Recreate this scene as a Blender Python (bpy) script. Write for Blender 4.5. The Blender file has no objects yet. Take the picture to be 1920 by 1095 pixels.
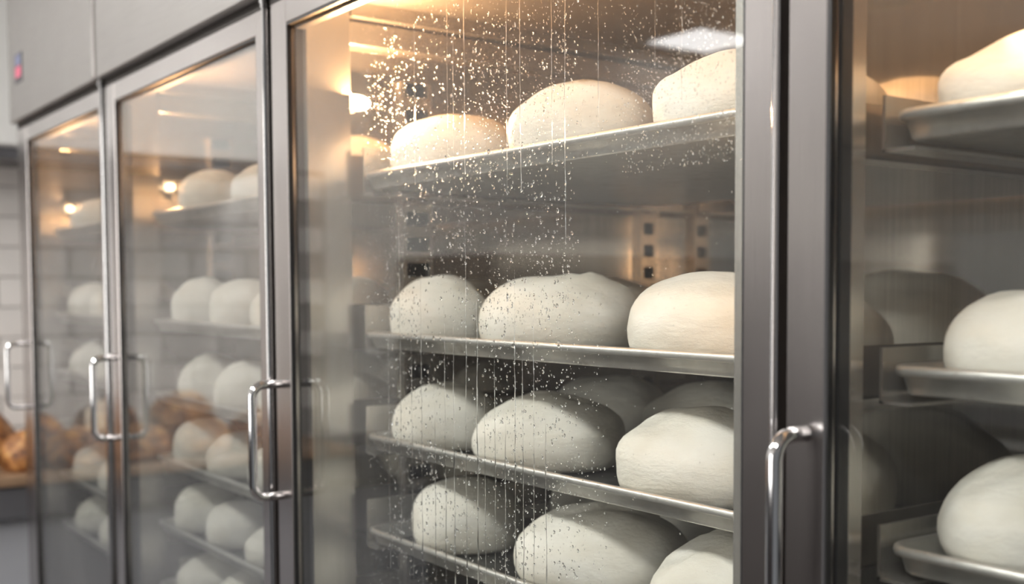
import bpy, bmesh, math, random
from mathutils import Vector, noise, Matrix

# ------------------------------------------------------------------ camera, world, light, exposure
scene = bpy.context.scene
COL = scene.collection
EYE = 1.45                      # camera height; "h" values below are heights relative to it
DIST = 0.62                     # camera distance from the door fronts (door fronts lie in y = 0)

cam_data = bpy.data.cameras.new('camera')
cam = bpy.data.objects.new('camera', cam_data)
COL.objects.link(cam)
cam.location = (0, -DIST, EYE)
cam.rotation_euler = (math.radians(90) - math.atan(120 / 2200), 0, math.radians(51.8))
cam_data.sensor_width = 36.0
cam_data.lens = 36.0 * 2200 / 1920
cam_data.shift_x = (960 - 1160) / 1920
cam_data.shift_y = (665 - 547.5) / 1920
cam_data.clip_start = 0.02
cam_data.dof.use_dof = True
cam_data.dof.focus_distance = 1.12
cam_data.dof.aperture_fstop = 4.2
scene.camera = cam

world = bpy.data.worlds.new('world')
scene.world = world
world.use_nodes = True
world.node_tree.nodes['Background'].inputs['Color'].default_value = (0.95, 0.97, 1.0, 1)
world.node_tree.nodes['Background'].inputs['Strength'].default_value = 0.20

def area_light(name, loc, rot, sx, sy, power, color):
    l = bpy.data.lights.new(name, 'AREA')
    l.shape = 'RECTANGLE'; l.size = sx; l.size_y = sy; l.energy = power; l.color = color
    o = bpy.data.objects.new(name, l); COL.objects.link(o)
    o.location = loc; o.rotation_euler = rot
    return o

# daylight coming in through the big window of the room behind the photographer
area_light('window_daylight', (-1.5, -4.14, 1.55), (math.radians(90), 0, 0), 2.6, 1.7, 85, (1.0, 0.965, 0.92))

vs = scene.view_settings
vs.view_transform = 'Standard'; vs.look = 'None'; vs.gamma = 1.0; vs.use_curve_mapping = False
vs.exposure = -0.12
scene.display_settings.display_device = 'sRGB'

# ------------------------------------------------------------------ materials
def new_mat(name):
    m = bpy.data.materials.new(name); m.use_nodes = True
    nt = m.node_tree
    return m, nt, nt.nodes['Principled BSDF']

def N(nt, kind, **kw):
    n = nt.nodes.new(kind)
    for k, v in kw.items():
        if k in n.inputs: n.inputs[k].default_value = v
        else: setattr(n, k, v)
    return n

def obj_coords(nt, scale=(1, 1, 1)):
    tc = nt.nodes.new('ShaderNodeTexCoord'); mp = nt.nodes.new('ShaderNodeMapping')
    mp.inputs['Scale'].default_value = scale
    nt.links.new(tc.outputs['Object'], mp.inputs['Vector'])
    return mp.outputs['Vector']

def ramp(nt, fac, stops):
    r = nt.nodes.new('ShaderNodeValToRGB')
    cr = r.color_ramp
    while len(cr.elements) < len(stops): cr.elements.new(0.5)
    for e, (p, c) in zip(cr.elements, stops):
        e.position = p; e.color = (*c, 1) if len(c) == 3 else c
    nt.links.new(fac, r.inputs['Fac'])
    return r.outputs['Color']

def steel(name, col, rough, grain=(3, 3, 160), var=0.06, bump=0.02, spots=0.0, metal=1.0):
    m, nt, b = new_mat(name)
    b.inputs['Metallic'].default_value = metal
    v = obj_coords(nt, grain)
    n1 = N(nt, 'ShaderNodeTexNoise', Scale=4.0, Detail=6.0, Roughness=0.65)
    nt.links.new(v, n1.inputs['Vector'])
    c = ramp(nt, n1.outputs['Fac'], [(0.3, tuple(x * (1 - var) for x in col)), (0.7, tuple(min(1, x * (1 + var)) for x in col))])
    v2 = obj_coords(nt, (1, 1, 1))
    n2 = N(nt, 'ShaderNodeTexNoise', Scale=5.0, Detail=4.0)
    nt.links.new(v2, n2.inputs['Vector'])
    if spots:
        n3 = N(nt, 'ShaderNodeTexNoise', Scale=22.0, Detail=5.0, Roughness=0.7)
        nt.links.new(v2, n3.inputs['Vector'])
        f = ramp(nt, n3.outputs['Fac'], [(0.60, (0, 0, 0)), (0.72, (spots, spots, spots))])
        mx = N(nt, 'ShaderNodeMixRGB'); mx.inputs['Color2'].default_value = (0.16, 0.085, 0.035, 1)
        nt.links.new(f, mx.inputs['Fac']); nt.links.new(c, mx.inputs['Color1'])
        c = mx.outputs['Color']
    nt.links.new(c, b.inputs['Base Color'])
    mr = N(nt, 'ShaderNodeMapRange'); mr.inputs['To Min'].default_value = rough * 0.8; mr.inputs['To Max'].default_value = rough * 1.25
    nt.links.new(n2.outputs['Fac'], mr.inputs['Value']); nt.links.new(mr.outputs['Result'], b.inputs['Roughness'])
    bp = N(nt, 'ShaderNodeBump', Strength=bump, Distance=0.001)
    nt.links.new(n1.outputs['Fac'], bp.inputs['Height']); nt.links.new(bp.outputs['Normal'], b.inputs['Normal'])
    return m

M = {}
M['steel_v'] = steel('brushed_steel_vertical', (0.47, 0.442, 0.432), 0.23, (160, 160, 3))
M['steel_h'] = steel('brushed_steel_horizontal', (0.33, 0.317, 0.306), 0.55, (3, 3, 160))
M['liner'] = steel('polished_liner_steel', (0.72, 0.69, 0.65), 0.07, (60, 60, 2), 0.10, 0.006, 0.0, 0.90)
M['slot_shaded'] = steel('upright_slot_shade', (0.03, 0.03, 0.032), 0.5)  # near-black colour holds the shade inside the upright slots
M['post'] = steel('post_steel', (0.56, 0.535, 0.50), 0.24, (120, 120, 2), 0.08, 0.02, 0.0, 0.78)
M['pan'] = steel('aluminium_pan', (0.62, 0.615, 0.58), 0.33, (12, 12, 12), 0.12, 0.05, 0.55, 0.72)
M['pan_floor'] = steel('baked_pan_floor', (0.16, 0.165, 0.17), 0.42, (14, 14, 14), 0.35, 0.1, 0.8)
M['chrome'] = steel('chrome', (0.78, 0.78, 0.79), 0.09, (5, 5, 5), 0.02, 0.0)

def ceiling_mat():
    m, nt, b = new_mat('dimpled_ceiling_warmlit')
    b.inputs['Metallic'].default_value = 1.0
    b.inputs['Base Color'].default_value = (0.66, 0.48, 0.29, 1); b.inputs['Roughness'].default_value = 0.38; b.inputs['Metallic'].default_value = 0.6  # warm lamp light is put into this golden base colour
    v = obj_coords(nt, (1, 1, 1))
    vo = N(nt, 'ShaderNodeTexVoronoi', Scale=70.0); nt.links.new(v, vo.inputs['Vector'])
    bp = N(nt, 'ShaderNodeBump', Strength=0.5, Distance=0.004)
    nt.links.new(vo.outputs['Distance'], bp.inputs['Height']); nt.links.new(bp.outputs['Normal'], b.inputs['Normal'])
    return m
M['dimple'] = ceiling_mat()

def plain(name, col, rough=0.6, metal=0.0, var=0.1, scale=8.0, bump=0.0):
    m, nt, b = new_mat(name)
    b.inputs['Roughness'].default_value = rough; b.inputs['Metallic'].default_value = metal
    n = N(nt, 'ShaderNodeTexNoise', Scale=scale, Detail=5.0); nt.links.new(obj_coords(nt), n.inputs['Vector'])
    c = ramp(nt, n.outputs['Fac'], [(0.3, tuple(x * (1 - var) for x in col)), (0.7, tuple(min(1, x * (1 + var)) for x in col))])
    nt.links.new(c, b.inputs['Base Color'])
    if bump:
        bp = N(nt, 'ShaderNodeBump', Strength=bump, Distance=0.002)
        nt.links.new(n.outputs['Fac'], bp.inputs['Height']); nt.links.new(bp.outputs['Normal'], b.inputs['Normal'])
    return m
M['rubber'] = plain('black_rubber', (0.012, 0.012, 0.013), 0.45)
M['gap'] = plain('dark_gap', (0.02, 0.015, 0.012), 0.7)
M['white_wall'] = plain('white_wall', (0.80, 0.79, 0.77), 0.7, var=0.03, scale=2)
M['white_lacquer'] = plain('white_lacquer', (0.83, 0.83, 0.82), 0.35, var=0.02, scale=2)
M['tile'] = plain('glazed_tile', (0.80, 0.775, 0.755), 0.22, var=0.06, scale=3)
M['grout'] = plain('grout', (0.42, 0.40, 0.385), 0.9)
M['floor'] = plain('floor_coating', (0.060, 0.050, 0.048), 0.5, var=0.2, scale=3)
M['dark_panel'] = plain('dark_unit_panel', (0.045, 0.04, 0.042), 0.5, var=0.1, scale=3)
M['counter_panel'] = plain('grey_counter_panel', (0.36, 0.37, 0.40), 0.35, var=0.06, scale=2)
M['counter_edge'] = plain('dark_counter_edge', (0.10, 0.10, 0.11), 0.4)
M['wood'] = plain('wooden_board', (0.30, 0.19, 0.115), 0.55, var=0.3, scale=9, bump=0.2)
M['sticker_blue'] = plain('sticker_blue', (0.16, 0.18, 0.30), 0.5)
M['sticker_red'] = plain('sticker_red', (0.62, 0.12, 0.20), 0.5)
M['sticker_dark'] = plain('sticker_dark', (0.05, 0.05, 0.06), 0.5)

def dough_mat():
    m, nt, b = new_mat('raw_dough')
    v = obj_coords(nt)
    oi = nt.nodes.new('ShaderNodeObjectInfo')
    add = N(nt, 'ShaderNodeVectorMath', operation='ADD')
    sc = N(nt, 'ShaderNodeVectorMath', operation='SCALE'); sc.inputs['Scale'].default_value = 37.0
    cmb = nt.nodes.new('ShaderNodeCombineXYZ')
    for k in 'XYZ': nt.links.new(oi.outputs['Random'], cmb.inputs[k])
    nt.links.new(cmb.outputs[0], sc.inputs[0]); nt.links.new(sc.outputs[0], add.inputs[1]); nt.links.new(v, add.inputs[0])
    n1 = N(nt, 'ShaderNodeTexNoise', Scale=2.6, Detail=5.0, Roughness=0.55); nt.links.new(add.outputs[0], n1.inputs['Vector'])
    c = ramp(nt, n1.outputs['Fac'], [(0.3, (0.70, 0.66, 0.565)), (0.5, (0.77, 0.74, 0.655)), (0.72, (0.82, 0.80, 0.735))])
    # a few dark bran specks
    vo = N(nt, 'ShaderNodeTexVoronoi', Scale=17.0); nt.links.new(add.outputs[0], vo.inputs['Vector'])
    f = ramp(nt, vo.outputs['Distance'], [(0.035, (0.5, 0.5, 0.5)), (0.075, (0, 0, 0))])
    mx = N(nt, 'ShaderNodeMixRGB'); mx.inputs['Color2'].default_value = (0.30, 0.22, 0.13, 1)
    nt.links.new(f, mx.inputs['Fac']); nt.links.new(c, mx.inputs['Color1'])
    nt.links.new(mx.outputs['Color'], b.inputs['Base Color'])
    mr = N(nt, 'ShaderNodeMapRange'); mr.inputs['To Min'].default_value = 0.36; mr.inputs['To Max'].default_value = 0.62
    nt.links.new(n1.outputs['Fac'], mr.inputs['Value']); nt.links.new(mr.outputs['Result'], b.inputs['Roughness'])
    b.inputs['Specular IOR Level'].default_value = 0.35
    n2 = N(nt, 'ShaderNodeTexNoise', Scale=26.0, Detail=7.0, Roughness=0.7); nt.links.new(add.outputs[0], n2.inputs['Vector'])
    n3 = N(nt, 'ShaderNodeTexNoise', Scale=6.0, Detail=3.0); nt.links.new(add.outputs[0], n3.inputs['Vector'])
    ad = N(nt, 'ShaderNodeMath', operation='MULTIPLY_ADD'); ad.inputs[1].default_value = 2.2
    nt.links.new(n3.outputs['Fac'], ad.inputs[0]); nt.links.new(n2.outputs['Fac'], ad.inputs[2])
    bp = N(nt, 'ShaderNodeBump', Strength=0.36, Distance=0.005)
    nt.links.new(ad.outputs[0], bp.inputs['Height']); nt.links.new(bp.outputs['Normal'], b.inputs['Normal'])
    return m
M['dough'] = dough_mat()

def crust_mat():
    m, nt, b = new_mat('baked_crust')
    v = obj_coords(nt)
    oi = nt.nodes.new('ShaderNodeObjectInfo')
    n1 = N(nt, 'ShaderNodeTexNoise', Scale=4.5, Detail=7.0, Roughness=0.65, noise_dimensions='4D')
    mu = N(nt, 'ShaderNodeMath', operation='MULTIPLY'); mu.inputs[1].default_value = 50
    nt.links.new(oi.outputs['Random'], mu.inputs[0]); nt.links.new(mu.outputs[0], n1.inputs['W']); nt.links.new(v, n1.inputs['Vector'])
    c = ramp(nt, n1.outputs['Fac'], [(0.34, (0.05, 0.02, 0.010)), (0.45, (0.22, 0.085, 0.03)), (0.55, (0.48, 0.21, 0.065)), (0.66, (0.74, 0.46, 0.18))])
    nt.links.new(c, b.inputs['Base Color']); b.inputs['Roughness'].default_value = 0.38
    bp = N(nt, 'ShaderNodeBump', Strength=0.6, Distance=0.01)
    nt.links.new(n1.outputs['Fac'], bp.inputs['Height']); nt.links.new(bp.outputs['Normal'], b.inputs['Normal'])
    return m
M['crust'] = crust_mat()

def glass_mat(name, haze, ior=1.5, tint=(0.965, 0.975, 0.97)):
    m = bpy.data.materials.new(name); m.use_nodes = True
    nt = m.node_tree; nt.nodes.clear()
    out = nt.nodes.new('ShaderNodeOutputMaterial')
    tr = nt.nodes.new('ShaderNodeBsdfTransparent'); tr.inputs['Color'].default_value = (*tint, 1)
    gl = nt.nodes.new('ShaderNodeBsdfGlossy'); gl.inputs['Roughness'].default_value = 0.015
    fr = nt.nodes.new('ShaderNodeFresnel'); fr.inputs['IOR'].default_value = 1.5
    ge = nt.nodes.new('ShaderNodeNewGeometry')          # same reflectance from either side of a face (thin pane)
    ir = nt.nodes.new('ShaderNodeMapRange'); ir.inputs['To Min'].default_value = ior; ir.inputs['To Max'].default_value = 1 / ior
    nt.links.new(ge.outputs['Backfacing'], ir.inputs['Value']); nt.links.new(ir.outputs['Result'], fr.inputs['IOR'])
    mx = nt.nodes.new('ShaderNodeMixShader')
    nt.links.new(fr.outputs[0], mx.inputs['Fac']); nt.links.new(tr.outputs[0], mx.inputs[1]); nt.links.new(gl.outputs[0], mx.inputs[2])
    df = nt.nodes.new('ShaderNodeBsdfTranslucent'); df.inputs['Color'].default_value = (0.9, 0.9, 0.9, 1)
    dd = nt.nodes.new('ShaderNodeBsdfDiffuse'); dd.inputs['Color'].default_value = (0.9, 0.9, 0.9, 1)
    film = nt.nodes.new('ShaderNodeMixShader'); film.inputs['Fac'].default_value = 0.5      # mist scatters to both sides
    nt.links.new(df.outputs[0], film.inputs[1]); nt.links.new(dd.outputs[0], film.inputs[2]); df = film
    n = N(nt, 'ShaderNodeTexNoise', Scale=3.0, Detail=5.0); nt.links.new(obj_coords(nt, (1, 1, 0.6)), n.inputs['Vector'])
    mr = N(nt, 'ShaderNodeMapRange'); mr.inputs['From Min'].default_value = 0.3; mr.inputs['From Max'].default_value = 0.7
    mr.inputs['To Min'].default_value = 0.0; mr.inputs['To Max'].default_value = haze
    nt.links.new(n.outputs['Fac'], mr.inputs['Value'])
    m2 = nt.nodes.new('ShaderNodeMixShader')
    nt.links.new(mr.outputs['Result'], m2.inputs['Fac']); nt.links.new(mx.outputs[0], m2.inputs[1]); nt.links.new(df.outputs[0], m2.inputs[2])
    nt.links.new(m2.outputs[0], out.inputs['Surface'])
    return m
M['glass'] = glass_mat('door_glass', 0.014)
M['glass_misty'] = glass_mat('misted_door_glass', 0.07, 2.0, (0.91, 0.92, 0.915))

def water_mat():
    m, nt, b = new_mat('water')
    b.inputs['Base Color'].default_value = (1, 1, 1, 1)
    b.inputs['Transmission Weight'].default_value = 1.0; b.inputs['IOR'].default_value = 1.33; b.inputs['Roughness'].default_value = 0.02
    return m
M['water'] = water_mat()

def emit_mat(name, col, strength):
    m = bpy.data.materials.new(name); m.use_nodes = True
    nt = m.node_tree; nt.nodes.clear()
    out = nt.nodes.new('ShaderNodeOutputMaterial'); e = nt.nodes.new('ShaderNodeEmission')
    e.inputs['Color'].default_value = (*col, 1); e.inputs['Strength'].default_value = strength
    nt.links.new(e.outputs[0], out.inputs['Surface'])
    return m
M['bulb'] = emit_mat('warm_bulb_glow', (1.0, 0.66, 0.36), 24.0)
M['tube'] = emit_mat('warm_tube_glow', (1.0, 0.60, 0.32), 24.0)
M['strip'] = emit_mat('added_strip_glow', (1.0, 0.55, 0.24), 14.0)  # for the added strip behind the door's top rail
M['aisle_glow'] = emit_mat('added_aisle_lamp_glow', (1.0, 0.975, 0.94), 38.0)  # for the added, unseen aisle lamps
M['panel_glow'] = emit_mat('ceiling_panel_glow', (1.0, 0.98, 0.97), 11.0)

# ------------------------------------------------------------------ mesh helpers
def add_box(bm, x0, x1, y0, y1, z0, z1, bevel=0.0, seg=1):
    r = bmesh.ops.create_cube(bm, size=1.0)
    vs_ = r['verts']
    for v in vs_:
        v.co = Vector((x0 + (v.co.x + .5) * (x1 - x0), y0 + (v.co.y + .5) * (y1 - y0), z0 + (v.co.z + .5) * (z1 - z0)))
    if bevel:
        es = list({e for v in vs_ for e in v.link_edges})
        bmesh.ops.bevel(bm, geom=es, offset=bevel, segments=seg, affect='EDGES', profile=0.5)

def link(name, me, mat, parent=None, loc=(0, 0, 0), smooth=False):
    o = bpy.data.objects.new(name, me); COL.objects.link(o)
    if mat is not None and not me.materials: me.materials.append(mat)
    if smooth:
        for p in me.polygons: p.use_smooth = True
    o.location = loc
    if parent is not None: o.parent = parent
    return o

def from_bm(name, bm, mat, parent=None, loc=(0, 0, 0), smooth=False):
    me = bpy.data.meshes.new(name); bm.to_mesh(me); bm.free()
    return link(name, me, mat, parent, loc, smooth)

def box(name, x0, x1, y0, y1, z0, z1, mat, parent=None, bevel=0.0, seg=1):
    """one box; its origin sits at the box centre; parents here are empties without rotation"""
    cx, cy, cz = (x0 + x1) / 2, (y0 + y1) / 2, (z0 + z1) / 2
    bm = bmesh.new(); add_box(bm, x0 - cx, x1 - cx, y0 - cy, y1 - cy, z0 - cz, z1 - cz, bevel, seg)
    px, py, pz = world_loc(parent)
    return from_bm(name, bm, mat, parent, (cx - px, cy - py, cz - pz))

def world_loc(o):
    v = Vector((0, 0, 0))
    while o is not None:
        v += o.location; o = o.parent
    return v

def boxes(name, lst, mat, parent=None, bevel=0.0, smooth=False):
    """one part made of several welded boxes, given in world coordinates"""
    x, y, z = world_loc(parent)
    bm = bmesh.new()
    for b in lst: add_box(bm, b[0] - x, b[1] - x, b[2] - y, b[3] - y, b[4] - z, b[5] - z, bevel)
    return from_bm(name, bm, mat, parent, (0, 0, 0), smooth)

def sweep(bm, pts, r, n=12, cap=True):
    rings = []
    up0 = Vector((1, 0, 0.01)).normalized()
    for i, p in enumerate(pts):
        a = pts[max(0, i - 1)]; b = pts[min(len(pts) - 1, i + 1)]
        t = (b - a).normalized()
        s = t.cross(up0).normalized(); u = s.cross(t).normalized()
        rr = r[i] if isinstance(r, (list, tuple)) else r
        rings.append([bm.verts.new(p + (s * math.cos(k * 2 * math.pi / n) + u * math.sin(k * 2 * math.pi / n)) * rr) for k in range(n)])
    for a, b in zip(rings, rings[1:]):
        for k in range(n): bm.faces.new((a[k], a[(k + 1) % n], b[(k + 1) % n], b[k]))
    if cap:
        bm.faces.new(list(reversed(rings[0]))); bm.faces.new(rings[-1])

def cyl(bm, x, y, z0, z1, r, n=16):
    a = [bm.verts.new((x + r * math.cos(k * 2 * math.pi / n), y + r * math.sin(k * 2 * math.pi / n), z0)) for k in range(n)]
    b = [bm.verts.new((v.co.x, v.co.y, z1)) for v in a]
    for k in range(n): bm.faces.new((a[k], a[(k + 1) % n], b[(k + 1) % n], b[k]))
    bm.faces.new(list(reversed(a))); bm.faces.new(b)

def empty(name, loc, parent=None):
    o = bpy.data.objects.new(name, None); COL.objects.link(o); o.location = loc
    o.empty_display_size = 0.05
    if parent: o.parent = parent
    return o

def tag(o, label, cat, group=None):
    o['label'] = label; o['category'] = cat
    if group: o['group'] = group
    return o

def structure(o, label=None, cat=None):
    o['kind'] = 'structure'
    if label: o['label'] = label
    if cat: o['category'] = cat
    return o

# ------------------------------------------------------------------ the room
structure(box('floor', -4.4, 1.6, -4.4, 1.0, -0.05, 0.0, M['floor']), 'dark coated bakery floor in front of the cabinets', 'floor')
structure(box('ceiling', -4.4, 1.6, -4.4, 1.0, 2.58, 2.63, M['white_wall']), 'white bakery ceiling above the cabinets', 'ceiling')
wall_left = structure(box('wall_left', -4.32, -4.22, -4.4, 1.0, 0.0, 2.58, M['white_wall']), 'tiled end wall behind the bread counter', 'wall')
structure(box('wall_back', -4.22, 1.6, 0.86, 0.96, 0.0, 2.58, M['white_wall']), 'white wall behind the proofing cabinets', 'wall')
# opposite wall (only seen mirrored in glass and steel), with a window opening
structure(boxes('wall_front', [(-4.22, 1.6, -4.3, -4.2, 0, 0.70), (-4.22, 1.6, -4.3, -4.2, 2.40, 2.58),
                               (-4.22, -2.8, -4.3, -4.2, 0.70, 2.40), (-0.2, 1.6, -4.3, -4.2, 0.70, 2.40)], M['white_wall']),
          'white wall with the window, facing the cabinets', 'wall')
# tiles on the end wall
tile_bm = bmesh.new(); add_box(tile_bm, -0.004, 0.004, -0.097, 0.097, -0.0465, 0.0465, 0.0015)
tile_me = bpy.data.meshes.new('wall_tile'); tile_bm.to_mesh(tile_me); tile_bm.free(); tile_me.materials.append(M['tile'])
wl = world_loc(wall_left)
box('grout_bed', -4.2205, -4.2195, -1.26, 0.66, 0.81, 1.90, M['grout'], wall_left)
for r in range(11):
    for c in range(9):
        y = -1.15 + c * 0.2 + (0.1 if r % 2 else 0.0); z = 0.86 + r * 0.0975
        o = bpy.data.objects.new('tile', tile_me); COL.objects.link(o); o.parent = wall_left
        o.location = Vector((-4.216, y, z)) - wl

# ceiling lamps
def panel_lamp(x, y, label, k=.26):
    q = k + .03
    t = empty('ceiling_panel_lamp', (x, y, 2.58)); tag(t, label, 'ceiling lamp', 'ceiling panel lamps')
    boxes('frame', [(x - q, x + q, y - q, y - k, 2.555, 2.58), (x - q, x + q, y + k, y + q, 2.555, 2.58),
                    (x - q, x - k, y - k, y + k, 2.555, 2.58), (x + k, x + q, y - k, y + k, 2.555, 2.58)], M['white_lacquer'], t)
    box('diffuser', x - k, x + k, y - k, y + k, 2.563, 2.572, M['panel_glow'], t)
panel_lamp(-3.92, -2.93, 'square white ceiling lamp, mirrored in the top of the wet glass', .19)
# three unseen aisle lamps, added to light the fronts of the cabinets from above
for lx_, lab in ((-3.0, 'added long white ceiling lamp nearest to the bread counter'), (-1.55, 'added long white ceiling lamp over the middle of the aisle'),
                 (-0.1, 'added long white ceiling lamp over the photographer')):
    t = empty('added_aisle_lamp', (lx_, -1.15, 2.58)); tag(t, lab, 'ceiling lamp', 'added long aisle ceiling lamps')
    boxes('housing', [(lx_ - .56, lx_ + .56, -1.31, -.99, 2.556, 2.58)], M['white_lacquer'], t, .003)
    box('diffuser', lx_ - .53, lx_ + .53, -1.28, -1.02, 2.545, 2.556, M['aisle_glow'], t)
t = empty('added_worktable', (-1.0, -3.85, 0.0)); tag(t, 'unseen dark table added under the window to darken lower reflections', 'table')  # unseen table, added to darken the lower reflections and floor bounce
box('table_body', -3.35, 1.4, -4.19, -3.55, 0.0, 0.86, M['dark_panel'], t, .004)
box('worktop', -3.37, 1.42, -4.19, -3.52, 0.86, 0.90, M['counter_edge'], t, .004)
# unseen deck oven, added for a dark lower reflection in steel and glass
t = empty('added_deck_oven', (-3.75, -2.85, 0.0)); tag(t, 'added unseen black oven along the end wall, darkening reflections in the doors', 'oven')
box('oven_body', -4.205, -3.45, -4.15, -1.55, 0.0, 1.58, M['dark_panel'], t, .01)
for k in range(3):
    d_ = box('oven_door', -3.45, -3.42, -4.08, -1.62, 0.14 + k * .40, 0.48 + k * .40, M['dark_panel'], t, .006)
    boxes('handle', [(-3.42, -3.385, -3.6, -2.1, 0.43 + k * .40, 0.45 + k * .40)], M['counter_edge'], d_)

# white wall cupboard over the counter
t = empty('wall_cupboard', (-4.06, 0.0, 1.86)); tag(t, 'white wall cupboard at the far left above the bread counter', 'cupboard')
box('cabinet_body', -4.205, -3.92, -0.9, 0.72, 1.88, 2.57, M['white_lacquer'], t, 0.002)
box('bottom_rail', -4.205, -3.915, -0.9, 0.72, 1.845, 1.88, M['counter_edge'], t, 0.002)
for y0, y1 in ((-0.895, -0.095), (-0.085, 0.715)):
    box('door', -3.92, -3.90, y0, y1, 1.885, 2.565, M['white_lacquer'], t, 0.003)

# bread counter along the end wall
t = empty('bread_counter', (-3.92, -0.3, 0.0)); tag(t, 'grey counter with dark edge under the baked bread board', 'counter')
box('counter_body', -4.205, -3.70, -1.4, 0.72, 0.08, 0.80, M['counter_panel'], t, 0.003)
box('plinth', -4.205, -3.76, -1.4, 0.72, 0.0, 0.08, M['dark_panel'], t)
box('worktop', -4.205, -3.655, -1.42, 0.74, 0.80, 0.895, M['counter_edge'], t, 0.004)
tag(box('bread_board', -4.19, -3.64, -1.1, 0.62, 0.8955, 0.925, M['wood'], None, 0.004), 'long brown wooden board under the baked loaves on the counter', 'board')

# ------------------------------------------------------------------ dough loaves and baked loaves (unit meshes)
def loaf_mesh(name, seed, lump, crease=None, flat=1.35, mat=None, nu=48, nv=26):
    rng = random.Random(seed)
    off = Vector((rng.uniform(-50, 50), rng.uniform(-50, 50), rng.uniform(-50, 50)))
    verts, faces = [], []
    def pt(t, p):
        u, v, w = math.sin(t) * math.cos(p), math.sin(t) * math.sin(p), math.cos(t)
        # slightly squarer plan than an ellipse, domed top, flat underside
        k = 1.0 + 0.045 * math.cos(4 * p) * math.sin(t) ** 2 * -1
        z = .4 + .6 * w if w > 0 else .4 * (1 - math.sin(min(-w * flat, 1) * math.pi / 2))
        d = noise.noise(Vector((u * 1.3, v * 1.3, w * 1.3)) + off) * lump
        d += noise.noise(Vector((u * 3.1, v * 3.1, w * 3.1)) + off) * lump * 0.35
        if crease:
            for (ca, cb, cc, dep, wd) in crease:          # a fold: the plane ca*u + cb*v = cc, fading at its ends
                s = (ca * u + cb * v - cc); along = (-cb * u + ca * v)
                fade = max(0.0, 1 - (along / 0.85) ** 2) if w > -0.2 else 0
                d += dep * fade * (-math.exp(-(s / wd) ** 2) + 0.7 * math.exp(-((s - 2.2 * wd) / (1.6 * wd)) ** 2))
        zz = z + d * max(0, w + .35) * 0.9
        return (u * k * .5 * (1 + d), v * k * .5 * (1 + d), max(zz, 0.0) if w > -0.74 else 0.0)
    for i in range(nv + 1):
        t = math.pi * i / nv
        if i in (0, nv): verts.append(pt(t, 0)); continue
        for j in range(nu): verts.append(pt(t, 2 * math.pi * j / nu))
    idx = lambda i, j: 1 + (i - 1) * nu + j % nu
    for j in range(nu): faces.append((0, idx(1, j), idx(1, j + 1)))
    for i in range(1, nv - 1):
        for j in range(nu): faces.append((idx(i, j), idx(i + 1, j), idx(i + 1, j + 1), idx(i, j + 1)))
    for j in range(nu): faces.append((len(verts) - 1, idx(nv - 1, j + 1), idx(nv - 1, j)))
    zmax = max(v[2] for v in verts)
    verts = [(x, y, z / zmax) for x, y, z in verts]
    me = bpy.data.meshes.new(name); me.from_pydata(verts, [], faces); me.update()
    for p in me.polygons: p.use_smooth = True
    me.materials.append(mat)
    return me

DOUGH = [loaf_mesh('dough_loaf', 3, 0.05, None, mat=M['dough']),
         loaf_mesh('dough_loaf', 8, 0.06, [(0.9, -0.35, 0.25, 0.035, 0.05)], mat=M['dough']),
         loaf_mesh('dough_loaf', 15, 0.07, [(0.3, 0.95, 0.1, 0.03, 0.06)], mat=M['dough']),
         loaf_mesh('dough_loaf', 21, 0.05, [(-0.2, 0.9, -0.15, 0.04, 0.07)], mat=M['dough']),
         loaf_mesh('dough_loaf', 34, 0.06, None, mat=M['dough'])]
BREAD = [loaf_mesh('baked_loaf', 5, 0.14, [(0.5, 0.8, 0.1, 0.10, 0.10)], mat=M['crust'], nu=36, nv=20),
         loaf_mesh('baked_loaf', 9, 0.12, [(-0.6, 0.7, 0.0, 0.09, 0.10)], mat=M['crust'], nu=36, nv=20)]

def dough(x, y, z, L, W, H, rz, var, label, group):
    o = link('dough_loaf', DOUGH[var % len(DOUGH)], None, None, (x, y, z))
    o.scale = (L, W, H); o.rotation_euler = (0, 0, math.radians(rz))
    tag(o, label, 'dough', group)
    return o

BR = [  # y, x, z, length (along y), width, height, turn, variant, label
    (0.14, -3.765, 0.925, .17, .15, .120, 90, 0, 'golden baked roll at the far left end of the bread board'),
    (0.05, -3.965, 0.925, .19, .18, .175, 90, 1, 'tall baked loaf at the far left behind the golden roll'),
    (-0.06, -3.765, 0.925, .17, .15, .115, 90, 1, 'baked loaf next to the golden roll, by the leftmost handle'),
    (-0.17, -3.965, 0.925, .19, .18, .150, 90, 0, 'dark baked loaf in the back row, third from the near end'),
    (-0.25, -3.765, 0.925, .18, .15, .120, 90, 1, 'brown crusty loaf mirrored in the leftmost glass door'),
    (-0.39, -3.965, 0.925, .20, .18, .190, 90, 1, 'large dark crusty loaf standing highest in the leftmost door mirror'),
    (-0.44, -3.765, 0.925, .18, .15, .115, 90, 0, 'pale golden loaf beside the brown crusty loaf on the board'),
    (-0.63, -3.765, 0.925, .18, .15, .120, 90, 1, 'crusty loaf mirrored low in the second glass door'),
    (-0.62, -3.965, 0.925, .24, .18, .195, 90, 0, 'tall crusty loaf mirrored behind the dough in the second door'),
    (-0.82, -3.800, 0.925, .18, .16, .140, 90, 1, 'crusty baked loaf at the near end of the bread board'),
]
for (y, x, z, L, W, H, rz, var, lab) in BR:
    o = link('baked_loaf', BREAD[var], None, None, (x, y, z)); o.scale = (L, W, H); o.rotation_euler = (0, 0, math.radians(rz))
    tag(o, lab, 'bread', 'baked loaves on the counter board')

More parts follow.
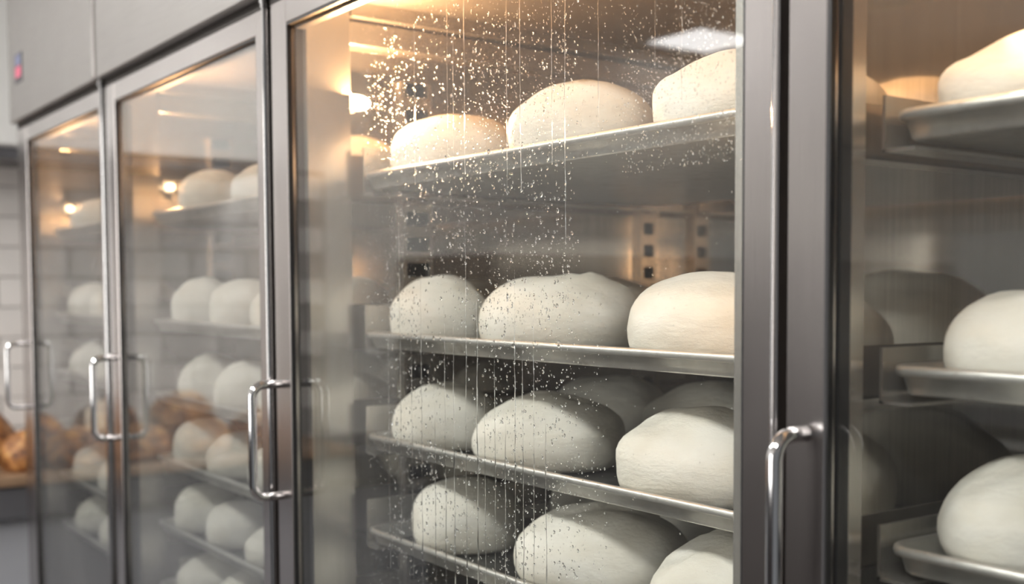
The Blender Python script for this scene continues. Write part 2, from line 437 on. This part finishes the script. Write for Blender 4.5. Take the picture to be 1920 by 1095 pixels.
# ------------------------------------------------------------------ sheet pans
def pan_mesh(w, d):
    """rolled-rim sheet pan: origin at its front left rim corner level with the rim top; x along the front, y backwards"""
    bm = bmesh.new()
    prof = [(0.0135, -0.0195), (0.0105, -0.0170), (0.0070, -0.0035), (0.0060, -0.0008), (0.0030, 0.0), (0.0004, -0.0012),
            (-0.0006, -0.0045), (0.0008, -0.0075), (0.0034, -0.0086), (0.0052, -0.0078), (0.0092, -0.0205), (0.0120, -0.0225)]
    rc = 0.022
    loop = []       # (corner centre, direction) samples round the rounded rectangle
    for (cx, cy, a0) in ((rc, rc, 180), (w - rc, rc, 270), (w - rc, d - rc, 0), (rc, d - rc, 90)):
        for k in range(7):
            a = math.radians(a0 + 15 * k); loop.append((cx, cy, math.cos(a), math.sin(a)))
    rings = []
    for (ins, z) in prof:
        r = rc - ins
        rings.append([bm.verts.new((cx + r * ca, cy + r * sa, z)) for (cx, cy, ca, sa) in loop])
    n = len(loop)
    for a, b in zip(rings, rings[1:]):
        for k in range(n): 
            f = bm.faces.new((a[k], b[k], b[(k + 1) % n], a[(k + 1) % n])); f.smooth = True
    top = bm.faces.new(rings[0]); top.material_index = 1
    bm.faces.new(list(reversed(rings[-1])))
    bmesh.ops.recalc_face_normals(bm, faces=bm.faces)
    me = bpy.data.meshes.new('sheet_pan'); bm.to_mesh(me); bm.free()
    me.materials.append(M['pan']); me.materials.append(M['pan_floor'])
    return me

PANS = {}
def pan(x, y, w, d, h, label):
    k = (round(w, 3), d)
    if k not in PANS: PANS[k] = pan_mesh(w, d)
    o = link('sheet_pan', PANS[k], None, None, (x, y, EYE + h))
    return tag(o, label, 'tray', 'dough trays in the cabinets')

# ------------------------------------------------------------------ cabinets
Z_DOOR0, Z_DOOR1 = 0.34, EYE + 0.383
Z_GLASS0, Z_GLASS1 = 0.42, EYE + 0.350
Z_HEAD0, Z_HEAD1 = EYE + 0.397, EYE + 0.86
Z_FLOOR, Z_CEIL = 0.36, EYE + 0.405
Y_FACE, Y_BACK = 0.026, 0.707

CABS = [  # b: left boundary, e: right boundary, door stile edges, post depth, tray data
    dict(n=1, b=-3.119, e=-2.356, s0=(-3.116, -3.02), s1=(-2.400, -2.362), post=0.05, rl=0.03, right=0.02, front=0.05, tx=(-3.02, -2.40),
         lv=[.1450, -.0525, -.1860, -.3054, -.4290, -.5460], handle=(-3.088, -.126, -.278), word='leftmost', misty=True),
    dict(n=2, b=-2.352, e=-1.556, s0=(-2.350, -2.292), s1=(-1.598, -1.558), post=0.05, rl=0.03, right=0.02, front=0.05, tx=(-2.262, -1.60),
         lv=[.1450, -.0525, -.1860, -.3054, -.4290, -.5460], handle=(-2.325, -.126, -.278), word='second', misty=True),
    dict(n=3, b=-1.552, e=-0.598, s0=(-1.543, -1.493), s1=(-0.637, -0.6015), post=0.064, rl=0.036, right=0.075, front=0.10, tx=(-1.485, -0.715),
         lv=[.1600, -.0559, -.1961, -.3263, -.4583], handle=(-1.528, -.126, -.278), word='droplet-covered', misty=False),
    dict(n=4, b=-0.594, e=0.36, s0=(-0.592, -0.5546), s1=(0.315, 0.356), post=0.022, rl=0.024, right=0.03, front=0.07, tx=(-0.560, 0.31),
         lv=[.1318, -.0545, -.1880, -.3150], handle=(-0.5727, -.1018, -.262), word='rightmost', misty=False),
]
LABELS = {1: 'leftmost steel proofing cabinet, small and hazy beside the white wall',
          2: 'second steel proofing cabinet from the left with misted glass door',
          3: 'steel proofing cabinet whose glass door is covered in water droplets',
          4: 'rightmost steel proofing cabinet, nearest to the camera, cut off by frame'}

def make_handle(parent, x, h0, h1, stand=0.04):
    ox, oy, oz = world_loc(parent)
    z0, z1 = EYE + h0, EYE + h1
    if x > -1: stand = 0.031
    rc = 0.017; pts = [Vector((x, 0.001, z0))]
    for k in range(9):
        a = math.pi / 2 * k / 8
        pts.append(Vector((x, -(stand - rc) - rc * math.sin(a), z0 - rc + rc * math.cos(a))))
    for k in range(9):
        a = math.pi / 2 * k / 8
        pts.append(Vector((x, -(stand - rc) - rc * math.cos(a), z1 + rc - rc * math.sin(a))))
    pts.append(Vector((x, 0.001, z1)))
    bm = bmesh.new(); sweep(bm, [p - Vector((ox, oy, oz)) for p in pts], 0.0058, 16)
    o = from_bm('handle', bm, M['chrome'], parent, smooth=True); o['label'] = 'chrome pull handle'
    return o

def make_upright(parent, x, y0, y1, z0, z1):
    """slotted rack upright standing on the side liner: two strips and rungs in front of a backing coloured as dark as slot shade"""
    L = [(x, x + .012, y0, y0 + .006, z0, z1), (x, x + .012, y1 - .006, y1, z0, z1)]
    z = z0
    while z < z1:
        L.append((x + .008, x + .012, y0 + .006, y1 - .006, z, min(z + .017, z1))); z += .037
    o = boxes('upright', L, M['post'], parent)
    boxes('slot_shade', [(x, x + .003, y0 + .006, y1 - .006, z0, z1)], M['slot_shaded'], o)  # dark backing strip stands for the shade inside the slots
    return o

def make_runner(parent, x, side, y0, y1, h, leg=.036):
    """angle runner: side +1 carries the left edge of a pan, -1 the right edge"""
    z = EYE + h; s = side
    a = sorted((x, x + s * .003)); b = sorted((x, x + s * .03))
    return boxes('runner', [(a[0], a[1], y0, y1, z - .030, z + leg), (b[0], b[1], y0, y1, z - .030, z - .0275)], M['post'], parent)

for c in CABS:
    n, b, e = c['n'], c['b'], c['e']
    root = empty('proofing_cabinet', ((b + e) / 2, 0.38, 0.0)); tag(root, LABELS[n], 'cabinet', 'row of proofing cabinets')
    c['root'] = root
    xl = b + 0.012; xr = e - c['right']          # faces of the side liners
    c['xl'], c['xr'] = xl, xr
    box('side_panel', b, xl, Y_FACE + 0.002, 0.745, 0.10, Z_HEAD0, M['liner'], root)
    box('side_panel', xr, e, Y_FACE + 0.002, 0.745, 0.10, Z_HEAD0, M['liner'], root)
    box('back_panel', xl, xr, Y_BACK, 0.745, 0.10, Z_HEAD0, M['liner'], root)
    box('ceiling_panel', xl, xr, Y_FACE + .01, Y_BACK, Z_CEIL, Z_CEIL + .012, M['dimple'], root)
    box('floor_panel', xl, xr, Y_FACE + .01, Y_BACK, Z_FLOOR - .03, Z_FLOOR, M['liner'], root)
    box('base', b + .001, e - .001, Y_FACE + .002, 0.74, 0.10, Z_DOOR0 - .012, M['steel_h'], root, .002)
    for fx in (b + .08, e - .08):
        for fy in (.10, .66):
            bm = bmesh.new(); p = world_loc(root); cyl(bm, fx - p.x, fy - p.y, 0.0, 0.101, 0.025); from_bm('foot', bm, M['chrome'], root, smooth=False)
    # header
    hd = box('header_panel', b + .001, e - .001, -0.014, 0.745, Z_HEAD0, Z_HEAD1, M['steel_h'], root, .002)
    box('trim_strip', e - .019, e - .001, -0.0175, -0.0142, Z_HEAD0 + .004, Z_HEAD1, M['steel_v'], root, .001)
    box('shadow_gap', b + .002, e - .002, 0.002, 0.03, Z_DOOR1 + .001, Z_HEAD0 - .001, M['gap'], root)
    # face frame posts behind the door: flange, black seal, post
    for (x0, x1, dep) in ((b + .002, b + c['rl'], c['post']), (xr - 0.0, e - .002, 0.03)):
        box('flange', x0, x1, Y_FACE, Y_FACE + .006, Z_DOOR0, Z_CEIL, M['post'], root)
        box('seal_strip', x0, x1, Y_FACE + .006, Y_FACE + .012, Z_DOOR0, Z_CEIL, M['rubber'], root)
    box('post', xl, b + c['rl'], Y_FACE + .012, Y_FACE + .012 + c['post'], Z_FLOOR, Z_CEIL, M['post'], root, .001)
    # beam under the ceiling along the left side (stepped profile) and its twin on the right
    y0 = Y_FACE + .012 + c['post'] + .001
    boxes('ceiling_beam', [(xl, xl + .030, y0, Y_BACK, EYE + .376, Z_CEIL), (xl, xl + .020, y0, Y_BACK, EYE + .340, EYE + .372)], M['post'], root, .0015)
    boxes('ceiling_beam', [(xr - .030, xr, y0, Y_BACK, EYE + .376, Z_CEIL), (xr - .020, xr, y0, Y_BACK, EYE + .340, EYE + .372)], M['post'], root, .0015)
    # rack uprights and runners
    for (ya, yb) in ((.187, .235), (.630, .664))[1 if n == 4 else 0:]:
        make_upright(root, xl, ya, yb, Z_FLOOR + .02, EYE + .30)
    tx0, tx1 = c['tx']
    ry0 = max(c['front'] + .004, y0 + .004)
    for h in c['lv']:
        make_runner(root, tx0 - .007, 1, ry0, 0.69, h, .012 if n == 4 else .036)
        make_runner(root, tx1 + .007, -1, ry0, 0.69, h)
    # warm lamp on the left liner, near the front, above the top tray
    lx, ly, lz = xl, y0 + (.012 if n > 2 else .02), EYE + (.262 if n > 2 else .20)
    lamp = empty('lamp', Vector((lx, ly, lz)) - world_loc(root), root)
    lamp_base = boxes('lamp_base', [(lx, lx + .006, ly - .010, ly + .010, lz - .010, lz + .010)], M['white_lacquer'], None)
    lamp_base.parent = root; lamp_base.location = -world_loc(root)
    bm = bmesh.new(); bmesh.ops.create_uvsphere(bm, u_segments=20, v_segments=12, radius=1.0)
    for v in bm.verts: v.co = Vector((v.co.x * .010, v.co.y * (.020 if n > 2 else .008), v.co.z * (.011 if n > 2 else .006)))
    o = from_bm('bulb', bm, M['bulb'], lamp_base, Vector((lx + .015, ly, lz)), True)
    bpy.data.objects.remove(lamp)
    ld = bpy.data.lights.new('lamp_light', 'AREA'); ld.shape = 'RECTANGLE'; ld.size = .03; ld.size_y = .05
    ld.energy = 7.5 if n > 2 else 3.0; ld.color = (1.0, 0.53, 0.23)
    lo = bpy.data.objects.new('lamp_light', ld); COL.objects.link(lo); lo.parent = root
    lo.rotation_euler = (0, math.radians(-125), 0)          # shines away from the liner, a little upwards
    lo.location = Vector((lx + .030, ly, lz)) - world_loc(root)
    # slim warm tube on the right front post, behind the door stile
    tz0, tz1 = EYE - .03, EYE + .115
    if n < 4:
        bm = bmesh.new(); p = world_loc(root); cyl(bm, xr - .010 - p.x, .062 - p.y, tz0 - p.z, tz1 - p.z, .006, 12)
        from_bm('tube_lamp', bm, M['tube'], root)
    # warm fill strip, added unseen behind the top rail to light the ceiling
    box('added_fill_strip', b + .08, xr - .03, .036, .046, EYE + .377, EYE + .389, M['strip'], root)

    # ---- door
    s0, s1 = c['s0'], c['s1']; d0, d1 = s0[0], s1[1]
    dr = boxes('door', [(d0, s0[1], 0, .024, Z_DOOR0, Z_DOOR1), (s1[0], d1, 0, .024, Z_DOOR0, Z_DOOR1),
                        (s0[1], s1[0], 0.0004, .024, Z_GLASS1, Z_DOOR1), (s0[1], s1[0], 0.0004, .024, Z_DOOR0, Z_GLASS0)], M['steel_v'], root, .0012)
    g = .004
    pane = boxes('glass_pane', [(s0[1] - g, s1[0] + g, .007, .012, Z_GLASS0 - g, Z_GLASS1 + g)], M['glass_misty'] if c['misty'] else M['glass'], dr)
    w = .002
    boxes('gasket', [(s0[1], s0[1] + w, .0125, .024, Z_GLASS0, Z_GLASS1), (s1[0] - w, s1[0], .0125, .024, Z_GLASS0, Z_GLASS1),
                     (s0[1] + w, s1[0] - w, .0125, .024, Z_GLASS1 - .006, Z_GLASS1), (s0[1] + w, s1[0] - w, .0125, .024, Z_GLASS0, Z_GLASS0 + w)], M['rubber'], dr)
    boxes('dark_return_strip', [(s0[1], s0[1] + .002, .001, .0065, Z_GLASS0, Z_GLASS1), (s1[0] - .002, s1[0], .001, .0065, Z_GLASS0, Z_GLASS1),
                           (s0[1] + .002, s1[0] - .002, .001, .0065, Z_GLASS1 - .003, Z_GLASS1), (s0[1] + .002, s1[0] - .002, .001, .0065, Z_GLASS0, Z_GLASS0 + .003)], M['rubber'], dr)  # added black strip stands for the dark reflection in the steel return
    make_handle(dr, *c['handle'])
    bm = bmesh.new(); p = world_loc(dr)
    cyl(bm, d1 - .002 - p.x, -.003 - p.y, Z_DOOR0 + .01 - p.z, Z_DOOR1 - .002 - p.z, {1: .0035, 2: .0028, 3: .0011, 4: .0011}[n], 14)
    from_bm('hinge_rod', bm, M['chrome'], dr, smooth=False)
    bm = bmesh.new()
    cyl(bm, d1 - .001 - p.x, -.004 - p.y, Z_DOOR1 - .002 - p.z, Z_HEAD0 + .001 - p.z, .0040, 16)
    cyl(bm, d1 - .001 - p.x, -.004 - p.y, Z_DOOR1 + .004 - p.z, Z_DOOR1 + .010 - p.z, .0058, 16)
    from_bm('hinge_pin', bm, M['chrome'], dr)

    # ---- trays
    ordn = ['top', 'second', 'third', 'fourth', 'fifth', 'sixth']
    for i, h in enumerate(c['lv']):
        pan(tx0, c['front'], tx1 - tx0, 0.53, h, f"aluminium sheet pan, {ordn[i]} tray down inside the {c['word']} proofing cabinet")

# small sticker on the far header
r1 = CABS[0]['root']
sx = -3.047; sz = EYE + 0.514
st = boxes('sticker', [(sx, sx + .075, -.0152, -.0141, sz - .035, sz + .032)], M['sticker_dark'], r1)
boxes('sticker_print', [(sx + .012, sx + .063, -.0156, -.0152, sz + .006, sz + .028)], M['sticker_blue'], st)
boxes('sticker_mark', [(sx + .010, sx + .065, -.0157, -.0152, sz - .022, sz + .002)], M['sticker_red'], st)

# ------------------------------------------------------------------ dough on the trays: (cabinet, tray, row, place, x, y, L, W, H, turn, variant)
D = [
 (3,0,'front','left',-1.3934,.1968,.1868,.1420,.0969,50,0), (3,0,'front','middle',-1.0885,.1865,.1762,.1339,.1001,35,3), (3,0,'front','right',-.8371,.1791,.1625,.1235,.0920,30,4),
 (3,1,'front','left',-1.4085,.1805,.1449,.1101,.0969,60,4), (3,1,'front','middle',-1.1570,.2026,.2092,.1590,.0973,40,1), (3,1,'front','right',-.8738,.1863,.1798,.1367,.0949,30,0),
 (3,2,'front','left',-1.4000,.1834,.1510,.1148,.0914,60,3), (3,2,'front','middle',-1.1778,.1974,.1972,.1498,.0916,40,2), (3,2,'front','right',-.8886,.1898,.1883,.1431,.0980,30,4),
 (3,3,'front','left',-1.3521,.1855,.1555,.1182,.0964,60,0), (3,3,'front','middle',-1.0712,.2009,.2102,.1597,.1013,35,3), (3,3,'front','right',-.8363,.1887,.1899,.1443,.1065,25,2),
 (3,4,'front','left',-1.30,.19,.16,.12,.090,50,0), (3,4,'front','middle',-1.02,.19,.19,.15,.09,40,4),
 (3,1,'back','left',-1.36,.43,.18,.14,.095,30,2), (3,1,'back','middle',-1.13,.45,.19,.15,.10,20,0), (3,1,'back','right',-.88,.43,.19,.15,.095,40,3),
 (3,2,'back','left',-1.37,.44,.18,.14,.092,40,1), (3,2,'back','middle',-1.13,.43,.20,.15,.098,20,4), (3,2,'back','right',-.88,.43,.19,.15,.095,10,0),
 (3,3,'back','left',-1.36,.43,.18,.14,.09,30,0), (3,3,'back','middle',-1.12,.44,.19,.15,.09,30,2),
 (3,0,'back','left',-1.37,.44,.18,.14,.085,30,1),
 (4,0,'front','left',-.4800,.1371,.1434,.1090,.0734,10,4), (4,0,'second','left',-.42,.32,.22,.15,.095,10,0),
 (4,1,'front','left',-.4700,.1389,.1481,.1126,.0783,10,1), (4,1,'second','left',-.42,.325,.22,.16,.095,10,4), (4,1,'third','left',-.30,.52,.20,.13,.09,10,0),
 (4,2,'front','left',-.4640,.1620,.1850,.1320,.0920,45,3), (4,2,'second','left',-.42,.345,.22,.16,.092,10,2),
 (4,3,'front','left',-.45,.155,.17,.13,.085,15,0),
 (2,0,'front','left',-2.1274,.1232,.1283,.1027,.0927,60,0), (2,0,'front','middle',-1.8600,.1258,.1338,.1070,.0839,60,4),
 (2,1,'front','left',-2.1769,.1209,.1235,.0988,.0979,60,4), (2,1,'front','middle',-1.9769,.1234,.1288,.1030,.0923,60,0), (2,1,'front','right',-1.78,.124,.13,.104,.09,50,3),
 (2,2,'front','left',-2.1489,.1220,.1257,.1006,.0916,60,2), (2,2,'front','middle',-1.9532,.1223,.1264,.1011,.0887,60,3), (2,2,'front','right',-1.76,.124,.13,.104,.09,50,0),
 (2,3,'front','left',-2.1840,.1229,.1277,.1022,.0888,60,0), (2,3,'front','middle',-2.0031,.1197,.1209,.0967,.0811,60,4), (2,3,'front','right',-1.81,.124,.13,.104,.09,50,2),
 (2,4,'front','left',-2.1850,.1245,.1311,.1049,.0915,60,1), (2,4,'front','middle',-2.0151,.1210,.1237,.0990,.0808,60,0), (2,4,'front','right',-1.8284,.1283,.1390,.1112,.0700,60,4),
 (2,5,'front','left',-2.1740,.1310,.1447,.1158,.0750,60,4), (2,5,'front','middle',-1.98,.124,.13,.104,.08,60,2),
 (1,1,'front','left',-2.93,.123,.13,.104,.09,60,0), (1,1,'front','middle',-2.72,.123,.13,.104,.09,60,3),
 (1,2,'front','left',-2.93,.123,.13,.104,.088,60,2), (1,2,'front','middle',-2.70,.123,.13,.104,.09,60,0),
 (1,3,'front','left',-2.80,.123,.13,.104,.088,60,4), (1,3,'front','middle',-2.60,.123,.13,.104,.088,60,4),
 (1,4,'front','left',-2.92,.123,.13,.104,.088,60,0), (1,4,'front','middle',-2.70,.123,.13,.104,.088,60,1),
 (1,5,'front','left',-2.90,.123,.13,.104,.086,60,3), (1,5,'front','middle',-2.69,.123,.13,.104,.086,60,3),
 (1,0,'front','left',-2.88,.123,.13,.104,.086,60,3),
]
cab_by = {c['n']: c for c in CABS}
for (n, k, row, place, x, y, L, W, H, rz, var) in D:
    c = cab_by[n]
    z = EYE + c['lv'][k] - 0.0193
    lab = f"raw dough loaf, {place} of {row} row, {ordn[k]} tray down in {c['word']} cabinet"
    dough(x, y, z, L, W, H, rz, var, lab, f"dough loaves in the {c['word']} cabinet")

# ------------------------------------------------------------------ condensation on the inside of the third door's glass
c3 = cab_by[3]
def water_on_glass(door_obj, x0, x1, yglass):
    rng = random.Random(11)
    verts, faces = [], []
    def cap(x, z, r, stretch, seg, rings):
        base = len(verts)
        hgt = r * rng.uniform(.6, .9); skew = rng.uniform(0.0, .35) if r > .0009 else 0
        verts.append((x, yglass + hgt, z - skew * r))
        for i in range(1, rings + 1):
            a = math.pi / 2 * i / rings
            for j in range(seg):
                p = 2 * math.pi * j / seg
                zz = math.sin(p) * stretch
                verts.append((x + r * math.sin(a) * math.cos(p), yglass + hgt * math.cos(a), z + r * math.sin(a) * zz - skew * r * math.cos(a)))
        for j in range(seg): faces.append((base, base + 1 + (j + 1) % seg, base + 1 + j))
        for i in range(rings - 1):
            for j in range(seg):
                a0 = base + 1 + i * seg; b0 = a0 + seg
                faces.append((a0 + j, a0 + (j + 1) % seg, b0 + (j + 1) % seg, b0 + j))
    H = lambda h: EYE + h
    # where drops gather: (x range, h range, how many, radius range)
    zones = [(-1.30, -0.87, -.05, .345, 2600, (.0004, .0010)), (-0.80, -0.640, .10, .345, 1700, (.0004, .0009)),
             (-1.05, -0.70, .12, .345, 1100, (.0004, .0010)), (-1.29, -0.82, -.36, .00, 2600, (.00035, .0010)),
             (-1.24, -0.86, -.36, .30, 1500, (.0008, .0015)), (-1.23, -0.87, -.34, .26, 260, (.0012, .0021)),
             (-1.40, -0.640, -.38, .345, 900, (.0003, .0007))]
    for (xa, xb, ha, hb, num, (ra, rb)) in zones:
        for _ in range(num):
            # drops cluster: jitter round a noise field
            for _try in range(6):
                x = rng.uniform(xa, xb); z = H(rng.uniform(ha, hb))
                if noise.noise(Vector((x * 16, z * 11, ra * 900))) > rng.uniform(-.85, .25): break
            r = ra + (rb - ra) * rng.random() ** 2
            big = r > .0009
            cap(x, z, r, rng.uniform(1.0, 1.5) if big else rng.uniform(.9, 1.25), 10 if big else 6, 4 if big else 2)
    # run-down trails: thin wavy half tubes, each ending in a drop
    def trail(x, h_top, h_bot, r, wav):
        z1, z0 = H(h_top), H(h_bot); m = max(8, int((z1 - z0) / .006)); seg = 5
        base = len(verts); xx = x; drift = 0
        for i in range(m + 1):
            t = i / m; z = z1 + (z0 - z1) * t
            drift += rng.uniform(-1, 1) * wav
            drift *= .93
            xx = x + drift + .0012 * noise.noise(Vector((x * 40, z * 22, 3.3)))
            rr = r * (.35 + .65 * abs(noise.noise(Vector((x * 90, z * 55, 9.1)))) * 1.6) * min(1, 6 * t + .15)
            for j in range(seg + 1):
                a = math.pi * j / seg
                verts.append((xx + rr * math.cos(a), yglass + rr * .7 * math.sin(a), z))
        for i in range(m):
            for j in range(seg):
                a0 = base + i * (seg + 1) + j; b0 = a0 + seg + 1
                faces.append((a0, b0, b0 + 1, a0 + 1))
        cap(xx, z0 - r * .3, r * 1.35, 1.45, 10, 4)
    TR = [(-1.375, -.02, -.34), (-1.345, .10, -.30), (-1.318, -.06, -.38), (-1.29, .02, -.36), (-1.262, -.10, -.40), (-1.238, .0, -.41),
          (-1.214, -.05, -.42), (-1.190, .06, -.40), (-1.168, -.02, -.42), (-1.150, -.10, -.43), (-1.128, -.04, -.42), (-1.108, -.12, -.43),
          (-1.088, .04, -.40), (-1.072, -.07, -.42), (-1.052, .0, -.36), (-1.030, -.14, -.38), (-1.300, .30, .10), (-1.225, .33, .14), (-1.213, .26, .12),
          (-1.185, .34, .13), (-1.10, .33, .11), (-1.075, .34, .09), (-1.02, .32, .12), (-0.995, .30, .06), (-0.94, .34, .16), (-0.86, .34, .20), (-0.82, .33, .15)]
    for (x, a, b_) in TR:
        x = -1.235 + (x + 1.375) * .93
        trail(x + rng.uniform(-.003, .003), a + rng.uniform(-.02, .02), b_ + rng.uniform(-.02, .02), rng.uniform(.0008, .0014) * (.6 if b_ > 0 else 1), .00022)
    p = world_loc(door_obj)
    me = bpy.data.meshes.new('water_droplets')
    me.from_pydata([(a - p.x, b - p.y, c_ - p.z) for a, b, c_ in verts], [], faces); me.update()
    for q in me.polygons: q.use_smooth = True
    o = link('water_droplets', me, M['water'], door_obj)
    o['kind'] = 'stuff'; o['label'] = 'clear water droplets and run-down trails on the glass'
    return o
door3 = [o for o in c3['root'].children if o.name.split('.')[0] == 'door'][0]
water_on_glass(door3, -1.49, -.64, .0121)
